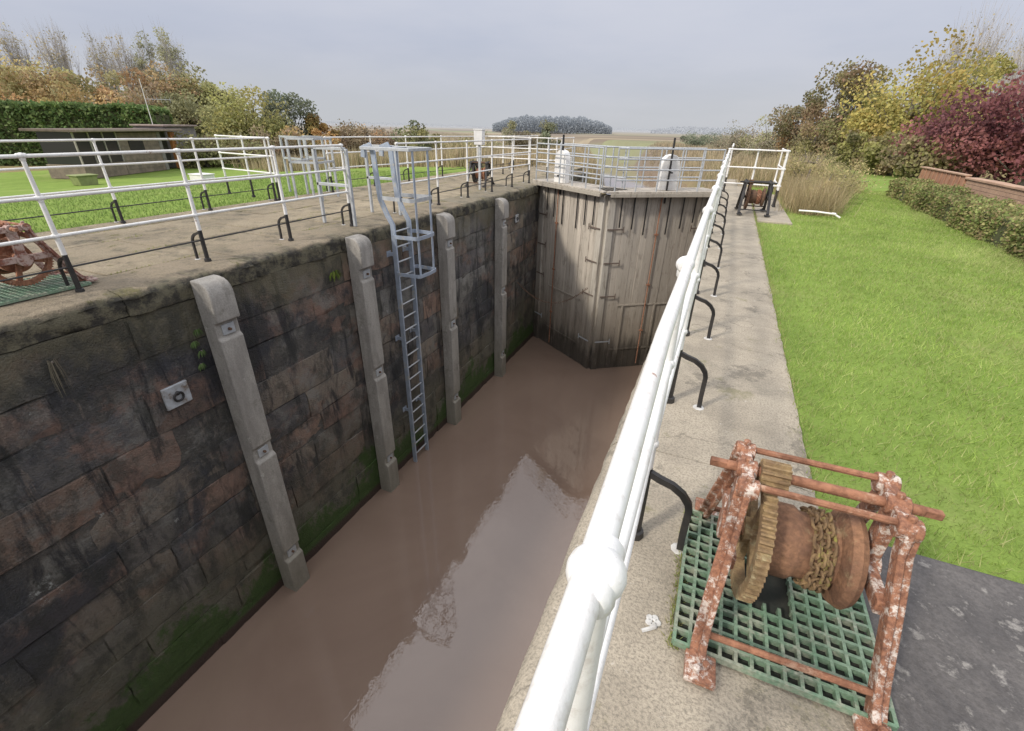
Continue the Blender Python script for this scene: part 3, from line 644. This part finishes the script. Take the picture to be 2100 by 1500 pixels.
def tree(name,cat,label,loc,h,w,colors,n=4500,ls=.2,clumps=26,low=.12,group='trees and bushes around the lock',bare=0,haze=0,sx=1.0,bright=1.7,fan=False,asp=1.2):
    t=thing(name,label,cat,loc,random.random()*6,group)
    colors=[tuple(c[i]*bright*(1-haze)+(.40,.415,.43)[i]*haze for i in range(3)) for c in colors]  # haze tints leaf colours toward pale grey, imitating misty air
    K=clumps; d=rng.normal(size=(K,3)); d/=np.linalg.norm(d,axis=1)[:,None]; rr=rng.uniform(.35,.95,K)
    cz0=h*(low+(1-low)*.5); C=np.stack([d[:,0]*rr*w*.5*sx,d[:,1]*rr*w*.5,cz0+d[:,2]*rr*h*(1-low)*.48],1)
    if low<.05:
        C[:,2]=np.where(rng.random(K)<.35,rng.uniform(.15,.45,K)*h,C[:,2])
    C[:,2]=np.maximum(C[:,2],h*low*.6+.1)
    m=M(); tr=w*.03+.03
    top=(random.uniform(-.1,.1)*w,random.uniform(-.1,.1)*w,h*.62)
    trunkp=[(0,0,-.1),(top[0]*.3,top[1]*.3,h*.2),(top[0]*.7,top[1]*.7,h*.42),top]; m.tube(trunkp,[tr*1.3,tr,tr*.7,tr*.35],7)
    for k in range(K):
        f=random.uniform(.12,.8); a=Vector((top[0]*f,top[1]*f,h*.62*f)); b=Vector(C[k])
        if fan:
            f=random.uniform(.2,.95); a=Vector((top[0]*f,top[1]*f,h*.62*f)); b.z=max(b.z,a.z+.12*h)
        mid=a.lerp(b,.5)+(Vector(((b.x-a.x)*.18,(b.y-a.y)*.18,-.05*h)) if fan else Vector((0,0,-.04*h if b.z>a.z else .03*h)))
        m.tube([a,mid,b],[tr*.34,tr*.2,tr*.07],4)
        if bare:
            for q in range(bare):
                e=b+Vector(rng.normal(size=3))*w*.10+Vector((0,0,.09*h)); st=mid.lerp(b,random.random()); m.tube([st,st.lerp(e,.5)+Vector((0,0,-.005*h)),e],[tr*.085,tr*.055,tr*.022],3)
    build(m,'trunk',BARKP if bare else BARK,t)
    if n:
        wt=rng.uniform(.4,1.3,K); wt/=wt.sum(); idx=rng.choice(K,n,p=wt)
        dd=rng.normal(size=(n,3)); dd/=np.linalg.norm(dd,axis=1)[:,None]; cr=rng.uniform(.10,.24,K)*w
        P=C[idx]+dd*(cr[idx]*rng.uniform(.3,1.12,n)**.6)[:,None]*np.array([1,1,.85]); P[:,2]=np.maximum(P[:,2],.02)
        cb=rng.uniform(.7,1.35,K); cc=pal(colors,K,.1)[idx]*.65+pal(colors,n,.22)*.35; cc=cc*cb[idx][:,None]
        quads('crown',P,rng.uniform(.6,1.25,n)*ls,cc,LEAF,asp,t)
    return t
def site(u,F):   # bearing parameter and range from the lock -> world position on the terrain
    a=(u-1050)/1000; x=F*(.979*a-.45); y=F*(1.0326+.412*a); return (x,y,gz(x,y))
OLV=[(.16,.16,.055),(.13,.13,.05),(.19,.17,.06)]; YEL=[(.34,.25,.07),(.29,.23,.07),(.21,.19,.06)]; ORG=[(.34,.19,.07),(.31,.21,.07),(.22,.155,.06)]
GRN=[(.08,.105,.04),(.065,.085,.035),(.10,.12,.05)]; RED=[(.15,.055,.06),(.10,.042,.048),(.19,.075,.07)]; BRN=[(.20,.135,.075),(.155,.12,.065),(.13,.11,.055)]; YG=[(.23,.23,.06),(.29,.255,.075),(.175,.185,.055)]
TANG=[(.30,.26,.13),(.23,.21,.095),(.34,.28,.15),(.19,.19,.08)]
tree('plum_tree','tree','dense dark red plum tree beside clipped hedge',site(2030,19),4.1,5.2,RED,13000,.15,clumps=54,low=.02,haze=.04)
tree('plum_tree','tree','dark red plum shrub growing beside larger one',site(2150,16.5),3.7,4,RED,6000,.15,clumps=30,low=.02)
tree('maple_tree','tree','tall yellow green autumn field maple',site(1862,25),5.7,6.2,YG+YEL,13000,.18,clumps=56,low=.02,haze=.06)
tree('maple_tree','tree','yellow green leafy tree beside grass path',site(1800,28),4.6,4.6,YG,8000,.18,clumps=36,low=.0,haze=.08)
tree('maple_tree','tree','yellowing slender tree above plum tree',site(1945,27),6.0,4.8,YEL+YG,8500,.18,clumps=40,low=.02,haze=.08)
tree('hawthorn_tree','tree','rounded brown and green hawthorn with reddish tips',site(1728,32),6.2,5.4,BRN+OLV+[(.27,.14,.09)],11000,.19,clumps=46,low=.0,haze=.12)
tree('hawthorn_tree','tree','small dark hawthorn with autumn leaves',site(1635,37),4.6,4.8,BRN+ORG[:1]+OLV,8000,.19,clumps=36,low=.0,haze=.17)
for (u,F,h,w_) in ((1670,30,2.6,3.4),(1590,42,3.6,5),(1558,48,3.4,5.2),(1528,56,3.2,5.4),(1503,66,3.0,6.5),(1770,25,1.9,2.8),(1850,21.5,1.9,2.8),(1920,19.5,1.9,3.0),(1690,34,3.4,3.6)):
    tree('hedge_bush','bush','brown green autumn hedgerow bush on field edge',site(u,F),h,w_,BRN+OLV+YG[:1],3400,.17,clumps=22,low=0,haze=.3 if F>38 else .1)
for (u,F,h,w_) in ((1925,40,11.2,5.0),(2075,38,10.2,5.5),(2010,44,9.2,5)):
    tree('bare_tree','tree','tall nearly leafless tree with fine upward twigs',site(u,F),h,w_,YEL,500,.14,clumps=60,low=.3,bare=9,haze=.3,fan=True)
for (x,y,h,w_) in ((1.95,12.8,.6,.9),(2.3,14.2,.85,1.4),(2.9,15.6,.95,1.6),(2.1,16.2,1.05,1.6),(3.3,17.6,1.0,1.9),(2.4,18.2,1.15,1.8),(1.7,19.6,1.4,2.2),(2.9,21,1.5,2.4),(2.0,24,2.0,3.0),(3.2,28,1.9,3.0)):
    tree('rank_weeds','plant','rank tan green weeds at lawn edge beside platform',(x,y,gz(x,y)),h,w_,TANG,1500,.085,clumps=16,low=0,asp=.5,group='rank weeds along the bank',bright=1.5)
for (u,F,h,w_) in ((15,70,17.0,5.2),(85,72,15.6,4.2),(160,70,15.2,5.6),(245,72,14.2,4.2),(290,70,14.0,4.4),(335,71,13.8,4.2),(385,70,14.0,4.8)):
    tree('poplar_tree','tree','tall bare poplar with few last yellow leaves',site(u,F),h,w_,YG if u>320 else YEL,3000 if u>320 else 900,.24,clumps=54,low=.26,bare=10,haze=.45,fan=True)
for (u,F,h,w_,pl) in ((10,44,7.6,7.5,ORG),(90,46,7.8,7.5,YEL),(180,45,7.6,7.5,ORG),(255,47,7.4,7,OLV+YEL),(330,46,7.4,7.2,BRN+ORG),(400,48,7.2,7,OLV+YEL),(455,50,6.4,6,YG),(-40,40,7.0,6,ORG)):
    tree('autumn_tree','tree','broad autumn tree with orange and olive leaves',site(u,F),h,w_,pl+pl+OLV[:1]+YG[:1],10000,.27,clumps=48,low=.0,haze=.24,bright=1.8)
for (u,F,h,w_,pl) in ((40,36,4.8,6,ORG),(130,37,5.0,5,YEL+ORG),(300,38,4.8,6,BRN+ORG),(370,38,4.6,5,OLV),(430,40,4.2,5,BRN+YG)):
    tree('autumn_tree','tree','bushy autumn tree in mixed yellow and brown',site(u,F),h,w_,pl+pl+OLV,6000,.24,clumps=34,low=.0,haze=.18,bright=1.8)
tree('willow_bush','bush','large rounded yellow green willow bush',site(515,33),4.4,6.2,YG+OLV,13000,.2,clumps=66,low=0,haze=.12,bright=1.8)
tree('pine_tree','tree','dark grey green bushy tree beside willow',site(583,36),4.9,4.4,GRN+[(.09,.10,.06)],8500,.2,clumps=36,low=0,haze=.22)
tree('autumn_bush','bush','small bright orange autumn bush',site(650,36),3.3,2.9,ORG+YEL,4200,.2,clumps=20,low=0,haze=.1)
for (u,F,h,w_,pl) in ((700,40,2.5,5,BRN),(745,42,2.5,4,BRN+ORG),(620,32,2.2,4,OLV+ORG),(790,44,2.2,5,BRN),(845,34,2.9,3.4,OLV+GRN),(880,36,1.9,3,OLV),(1065,48,3.4,4.4,BRN+OLV),(1125,52,3.2,3.0,GRN+OLV),(560,30,2.1,4,BRN),(480,28,2.0,4,BRN+OLV),(400,27,1.9,3.5,OLV),(1430,75,2.0,5,GRN),(1465,85,2.2,6,GRN),(930,40,1.4,5,TANG),(990,44,1.4,5,TANG)):
    tree('scrub_bush','bush','low autumn scrub bush among reeds',site(u,F),h,w_,pl,2800,.19,clumps=18,low=0,haze=.25 if F>40 else .12)
def hedge(label,p0,p1,h,th,cols,n,ls=.09,z=0):
    a=Vector(p0); b=Vector(p1); L=(b-a).length; t=thing('clipped_hedge',label,'hedge',(p0[0],p0[1],z),math.atan2(b.y-a.y,b.x-a.x))
    m=M(); k=int(L/.6)+1
    for i in range(k):
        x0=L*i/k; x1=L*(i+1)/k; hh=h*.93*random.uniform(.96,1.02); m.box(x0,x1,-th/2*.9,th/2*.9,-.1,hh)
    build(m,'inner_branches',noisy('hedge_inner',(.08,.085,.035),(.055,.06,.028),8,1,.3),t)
    f=rng.integers(0,10,n); P=np.empty((n,3)); P[:,0]=rng.uniform(0,L,n); wv=.05*np.sin(P[:,0]*2.1)+.04*np.sin(P[:,0]*5.3+1)
    fr=(f>=4)&(f<7); bk=f>=7
    P[:,1]=rng.uniform(-th/2,th/2,n); P[:,2]=h+wv
    P[fr,1]=-th/2+wv[fr]; P[fr,2]=rng.uniform(0,1,fr.sum())*h; P[bk,1]=th/2+wv[bk]; P[bk,2]=rng.uniform(0,1,bk.sum())*h
    P+=rng.normal(size=(n,3))*.035*(h/ .7)**.4
    e=rng.random(n)<.06; P[e,0]=rng.choice([0,L],e.sum()); P[e,2]=rng.uniform(0,h,e.sum())
    cl=np.sin(P[:,0]*1.3)*.5+np.sin(P[:,0]*3.7+P[:,2]*3)*.3; cc=pal(cols,n,.3)*(1+.25*cl)[:,None]
    quads('hedge_leaves',P,rng.uniform(.6,1.3,n)*ls,cc,LEAF,1.2,t)
hedge('low clipped green hedge along lawn edge',(4.30,4.5),(4.72,17.0),.43,.7,[(.27,.31,.11),(.20,.25,.085),(.34,.32,.14),(.30,.24,.13)],46000,.05,-.03)
hedge('tall dark green evergreen hedge beside cabin',(-42,14.5),(-32.5,20.8),3.2,2.2,[(.15,.23,.08),(.11,.17,.06),(.19,.25,.09)],20000,.2,-1.15)
t=thing('garden_fence','low reddish brown sheet fence beside clipped hedge','fence',(5.2,18.2,-.03))
m=M(); m.box(0,.05,-3.2,0,0,.72)
for k in range(11): m.box(-.02,0,-3.2+k*.3,-3.16+k*.3,0,.74)
build(m,'fence_panel',BRICKF,t,bevel=.006); m=M(); m.box(-.04,.09,-3.2,.02,.725,.76); build(m,'capping',TANBK,t,bevel=.006)
t=thing('garden_wall','low tan brick garden wall beside clipped hedge','wall',(5.2,4,-.03))
m=M()
for rr_ in range(8):
    off=(rr_%2)*.12; y=-off
    while y<10.9:
        m.box(0,.2,max(0,y)+.004,min(y+.235,10.95),rr_*.082+.003,rr_*.082+.077); y+=.24
build(m,'wall_face',TANBK,t); m=M(); m.box(.01,.19,.01,10.9,0,.655)
build(m,'wall_mortar',BLOCKM,t,smooth=False); m=M()
for k in range(14): m.box(-.03,.23,k*.785+.005,k*.785+.78,.66,.71+random.uniform(-.004,.004))
build(m,'wall_coping',TANBK,t,bevel=.01)
# ---------------------------------------------------------------- cabin
cb=thing('timber_cabin','low flat roofed timber cabin with glazed porch','cabin',(-27.1,13.6,-1.03),math.atan2(7.8,-3.3))
m=M(); 
for k in range(9): m.box(1.9,4.7,-.012*(k%2),1.8,k*.21,k*.21+.205)
m.box(1.91,4.69,.01,1.79,0,1.89); m.box(4.7,6.1,1.0,1.8,0,1.9); build(m,'cabin_wall',TIMB,cb)
m=M(); m.box(6.1,9.0,.5,2.2,0,2.15); m.box(4.7,4.95,-.02,1.0,0,1.9); build(m,'block_annex',BLOCKM,cb)
m=M(); m.box(-.8,6.3,-.40,2.1,1.93,2.04); build(m,'roof',ROOF,cb,bevel=.02)
m=M(); m.box(-.82,6.32,-.44,-.402,1.95,2.06); m.box(6.0,9.1,.35,2.3,2.152,2.24); build(m,'roof_trim',ROOFT,cb,bevel=.02)
m=M(); m.box(-.6,1.88,.0,1.7,0,.6); build(m,'porch_base',TIMB,cb)
m=M(); m.box(-.58,1.86,.03,1.6,.61,1.92); build(m,'porch_glazing',GLASS,cb,smooth=False)
m=M()
for k in range(4): x=-.6+k*.81; m.box(x,x+.06,-.01,.05,.6,1.93)
build(m,'porch_frame',noisy('porch_frame_paint',(.40,.36,.32),(.3,.27,.24),6,.7,.1),cb)
m=M(); m.box(2.5,3.5,-.04,-.014,.95,1.55); build(m,'window',GLASS,cb,smooth=False)
m=M(); m.box(4.98,5.35,.96,1.0,0,1.75); build(m,'door',ORANGE,cb); m=M(); m.box(5.5,6.0,.94,.99,.1,1.7); build(m,'door',DARK,cb,label='dark panel standing for shaded cabin doorway')  # second panel is solid, its dark colour imitates a shaded interior
m=M(); m.box(5.75,6.1,-.05,.1,0,1.9); build(m,'door_jamb',ORANGE,cb,bevel=.01)
t=thing('aerial_mast','thin white aerial mast above cabin roof','aerial',(-31.5,19.5,-1.1))
m=M(); m.tube([(0,0,0),(0,0,4.6)],.02,6); build(m,'mast',WHITE,t); m=M(); m.tube([(.0,0,3.6),(.9,.9,3.6)],.011,5)
for k in range(6): m.tube([(.1+k*.15,.1+k*.15,3.45),(.1+k*.15,.1+k*.15,3.75)],.008,4)
build(m,'aerial_elements',GALV,t)
t=thing('garden_bin','small lime green garden container on lawn','bin',(-24.0,11.5,-.97)); m=M(); m.prism([(-.3,0),(.3,0),(.36,.36),(-.36,.36)],lambda p,q,a:(a,p,q),-.3,.3); build(m,'bin_body',GRASSC,t,bevel=.02); m=M(); m.box(-.34,.34,-.4,.4,.36,.40); build(m,'bin_lid',GRASSC,t,bevel=.01)
t=thing('picnic_bench','old mossy wooden trestle bench on lawn','bench',(-11.8,3.2,-.1),R(20))
WB=noisy('mossy_wood',(.36,.35,.18),(.26,.25,.14),6,.9,.4)
m=M(); m.box(-.5,.5,-.14,.14,.40,.44); build(m,'seat',WB,t,bevel=.006)
for sx in (-.4,.4):
    m=M(); m.bar([(sx,-.2,0),(sx,0,.4)],.06,.06); m.bar([(sx,.2,0),(sx,0,.4)],.06,.06); build(m,'leg',WB,t)
t=thing('white_cabinet','small white low cabinet on the lawn','cabinet',(-16.6,11.4,gz(-16.6,11.4))); m=M(); m.box(-.3,.3,-.25,.25,0,.26); build(m,'body',WHITE,t,bevel=.02); m=M(); m.box(-.32,.32,-.27,.27,.26,.29); build(m,'lid',WHITE,t,bevel=.01)
# ---------------------------------------------------------------- grass, reeds, far wood
def blades(name,X,Y,Zv,h,wd,cols,mat,lean=.5):
    N=len(X); a=rng.uniform(0,2*math.pi,N); b=rng.uniform(0,2*math.pi,N); V=np.empty((N,3,3))
    V[:,0]=np.stack([X-np.cos(a)*wd*.5,Y-np.sin(a)*wd*.5,Zv],1); V[:,1]=np.stack([X+np.cos(a)*wd*.5,Y+np.sin(a)*wd*.5,Zv],1)
    le=rng.uniform(0,lean,N)*h; V[:,2]=np.stack([X+np.cos(b)*le,Y+np.sin(b)*le,Zv+h],1)
    o=rawmesh(name,V.reshape(-1,3),np.arange(N*3).reshape(-1,3),np.repeat(cols,3,axis=0),mat); kind(o,'stuff'); return o
GZ=np.vectorize(gz)
n=215000; Y=-.6+19*rng.random(n)**1.8; X=.70+rng.random(n)**.9*(3.5+.15*Y); keep=~((Y<1.88)&(X<1.92))&~((Y>10.2)&(Y<15.3)&(X<1.36))
X=X[keep]+rng.normal(size=keep.sum())*.014; Y=Y[keep]; n=len(X); dist=np.hypot(X,Y)
w1=np.sin(X*2.3+np.sin(Y*1.7)*1.5)*np.sin(Y*1.9+X); w2_=np.sin(X*.9+Y*.6+2)*np.sin(Y*.8-X*.5); w3=np.sin(X*5.1+Y*2.2)*np.sin(Y*4.3-X*2)
tuf=np.clip(np.sin(X*11+np.sin(Y*7)*2)*np.sin(Y*9+X*3),0,1)
cl=.5+.35*w1+.3*w2_+.2*w3+.25*rng.random(n)
base=pal([(.33,.46,.10),(.25,.37,.075),(.39,.49,.14),(.44,.47,.19),(.34,.43,.12)],n,.24); dry=np.array([.50,.48,.26]); f=(np.clip(w2_,0,1)*.4+(rng.random(n)<.08)*.5)[:,None]
cols=(base*(1-f)+dry*f)*(.76+.32*cl)[:,None]
edge=np.exp(-np.maximum(X-.70,0)/.06)
blades('grass',X,Y,GZ(X,Y),rng.uniform(.014,.044,n)*(.7+.5*cl+.7*tuf+.7*edge),.0034+.0006*dist,cols,BLADE,1.4)
n=26000; X=-9.05-rng.random(n)**1.5*9; Y=rng.uniform(-1,16,n); cols=pal([(.23,.33,.09),(.18,.27,.07),(.29,.36,.12)],n,.2)
blades('grass',X,Y,GZ(X,Y),rng.uniform(.03,.07,n),.02,cols,BLADE,1.2)
n=5000; X=LX-.755-rng.choice([0,.8,1.7,2.45],n)+rng.normal(size=n)*.012; Y=rng.uniform(-1,16,n); k=(np.sin(Y*2.3+X)+.4*np.sin(Y*7.1))>.55; X=X[k]; Y=Y[k]; n=len(X)
blades('joint_weeds',X,Y,np.full(n,-.01),rng.uniform(.012,.04,n),.010,pal([(.24,.28,.08),(.32,.31,.12)],n,.2),BLADE,1.2)
n=2500; Y=rng.uniform(1.9,15,n); X=.695+rng.normal(size=n)*.02; X[:900]=.145+rng.normal(size=900)*.01; Y[:900]=rng.uniform(1.05,1.7,900)
blades('joint_weeds',X,Y,np.full(n,-.002),rng.uniform(.01,.03,n),.006,pal([(.28,.33,.10),(.37,.35,.15)],n,.2),BLADE,1.4)
RC=[(.50,.40,.24),(.42,.33,.19),(.33,.27,.15),(.56,.46,.30),(.28,.25,.13)]
def reeds(pts,h0,h1,wd,hz=0,rc=RC,lean=.28):
    X,Y=pts; n=len(X); c=pal(rc,n,.25); c=c*(1-hz)+np.array([.42,.42,.42])*hz; z=GZ(X,Y); k=z>-4.5  # hz mixes grey into the reed colour as painted distance haze
    hh=rng.uniform(h0,h1,n)*(.8+.25*np.sin(X*1.1+Y*.7)*np.sin(Y*.45))
    return blades('reeds',X[k],Y[k],z[k]-.05,hh[k],wd,c[k],STRAW,lean)
n=9000; Yr=11.8+rng.random(n)*8; reeds((1.45+rng.random(n)*(.55+(Yr-11)*.2)+rng.normal(size=n)*.12,Yr),.35,.95,.010,0,RC,.7)
n=7000; Yr=rng.uniform(17,34,n); reeds((rng.random(n)*3.0-.4,Yr),.6,1.3,.025,0.05,RC,.5)
n=26000; Y=19+rng.random(n)**1.4*48; X=np.array([river(y)[0]-river(y)[1]-1 for y in Y])-rng.random(n)*(6+Y*.55); reeds((X,Y),.75,1.2,.05,.12)
n=8000; X=rng.uniform(-9.2,-6.0,n); reeds((X,rng.uniform(20.3,27,n)),.6,1.1,.035)
n=8000; X=-9.3-rng.random(n)*18; reeds((X,rng.uniform(18,27,n)+(-X-9)*.15),.6,1.1,.045,.08)
n=12000; Y=34+rng.random(n)*70; X=np.array([river(y)[0]+river(y)[1]+1 for y in Y])+rng.random(n)**1.5*9; reeds((X,Y),.7,1.1,.08,.2)
n=9000; Y=60+rng.random(n)*70; X=np.array([river(y)[0]-river(y)[1]-1 for y in Y])-rng.random(n)*30; reeds((X,Y),.7,1.1,.10,.3)
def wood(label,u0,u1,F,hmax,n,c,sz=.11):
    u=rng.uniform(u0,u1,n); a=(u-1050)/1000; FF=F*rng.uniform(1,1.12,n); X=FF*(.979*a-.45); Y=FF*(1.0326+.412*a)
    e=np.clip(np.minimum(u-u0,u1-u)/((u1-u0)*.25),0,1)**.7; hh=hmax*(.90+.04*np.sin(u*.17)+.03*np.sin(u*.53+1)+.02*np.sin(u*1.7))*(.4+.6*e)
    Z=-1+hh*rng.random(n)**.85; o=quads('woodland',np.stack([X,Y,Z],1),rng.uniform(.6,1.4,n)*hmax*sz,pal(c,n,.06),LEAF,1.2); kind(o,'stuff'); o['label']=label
wood('distant hazy blue grey plantation on flat fields',1010,1255,270,9.6,36000,[(.38,.415,.45),(.34,.375,.415)],.075)  # far woods: misty air is put into these pale blue-grey leaf colours
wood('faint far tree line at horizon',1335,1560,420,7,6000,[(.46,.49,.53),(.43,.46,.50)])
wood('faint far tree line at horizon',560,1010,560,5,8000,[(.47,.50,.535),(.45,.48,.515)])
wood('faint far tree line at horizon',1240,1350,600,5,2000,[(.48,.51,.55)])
def tuft(name,label,cat,loc,n,L,cols,wd,droop,spread=1.0):
    t=thing(name,label,cat,loc); m=M()
    for k in range(n):
        a=random.uniform(-1.3,1.3); l=L*random.uniform(.5,1.1); dx=math.cos(a)*.4*spread; dy=math.sin(a)*spread; up=random.uniform(-.2,.8)
        pts=[(0,0,0),(dx*l*.4,dy*l*.4,l*.3*up),(dx*l*.7,dy*l*.7,l*.15*up-droop*l*.4),(dx*l*.75,dy*l*.75,-droop*l*.9)]
        m.bar(pts,wd,.002,0,scales=[.5,1,.8,.2],c=random.choice(cols))
    build(m,'fronds',LEAF,t); m=M(); m.sphere((0,0,0),.015,6,5); build(m,'root_clump',BARK,t)
tuft('wall_fern','small green fern growing from lock wall joint','fern',(LX+.02,5.15,-.50),40,.22,[(.16,.23,.04),(.24,.28,.06),(.12,.17,.04)],.016,.5)
tuft('grass_tuft','dry grass tuft hanging from lock wall','grass tuft',(LX+.02,1.70,-.42),26,.17,[(.30,.27,.20),(.22,.19,.14)],.004,2.0,.5)
for (y,z) in ((2.90,-.72),(2.95,-.85),(2.90,-1.0),(2.97,-.60)):
    tuft('wall_weed','small green weed beside fender post','weed',(LX+.02,y,z),26,.08,[(.12,.21,.06),(.18,.26,.10)],.009,.9)
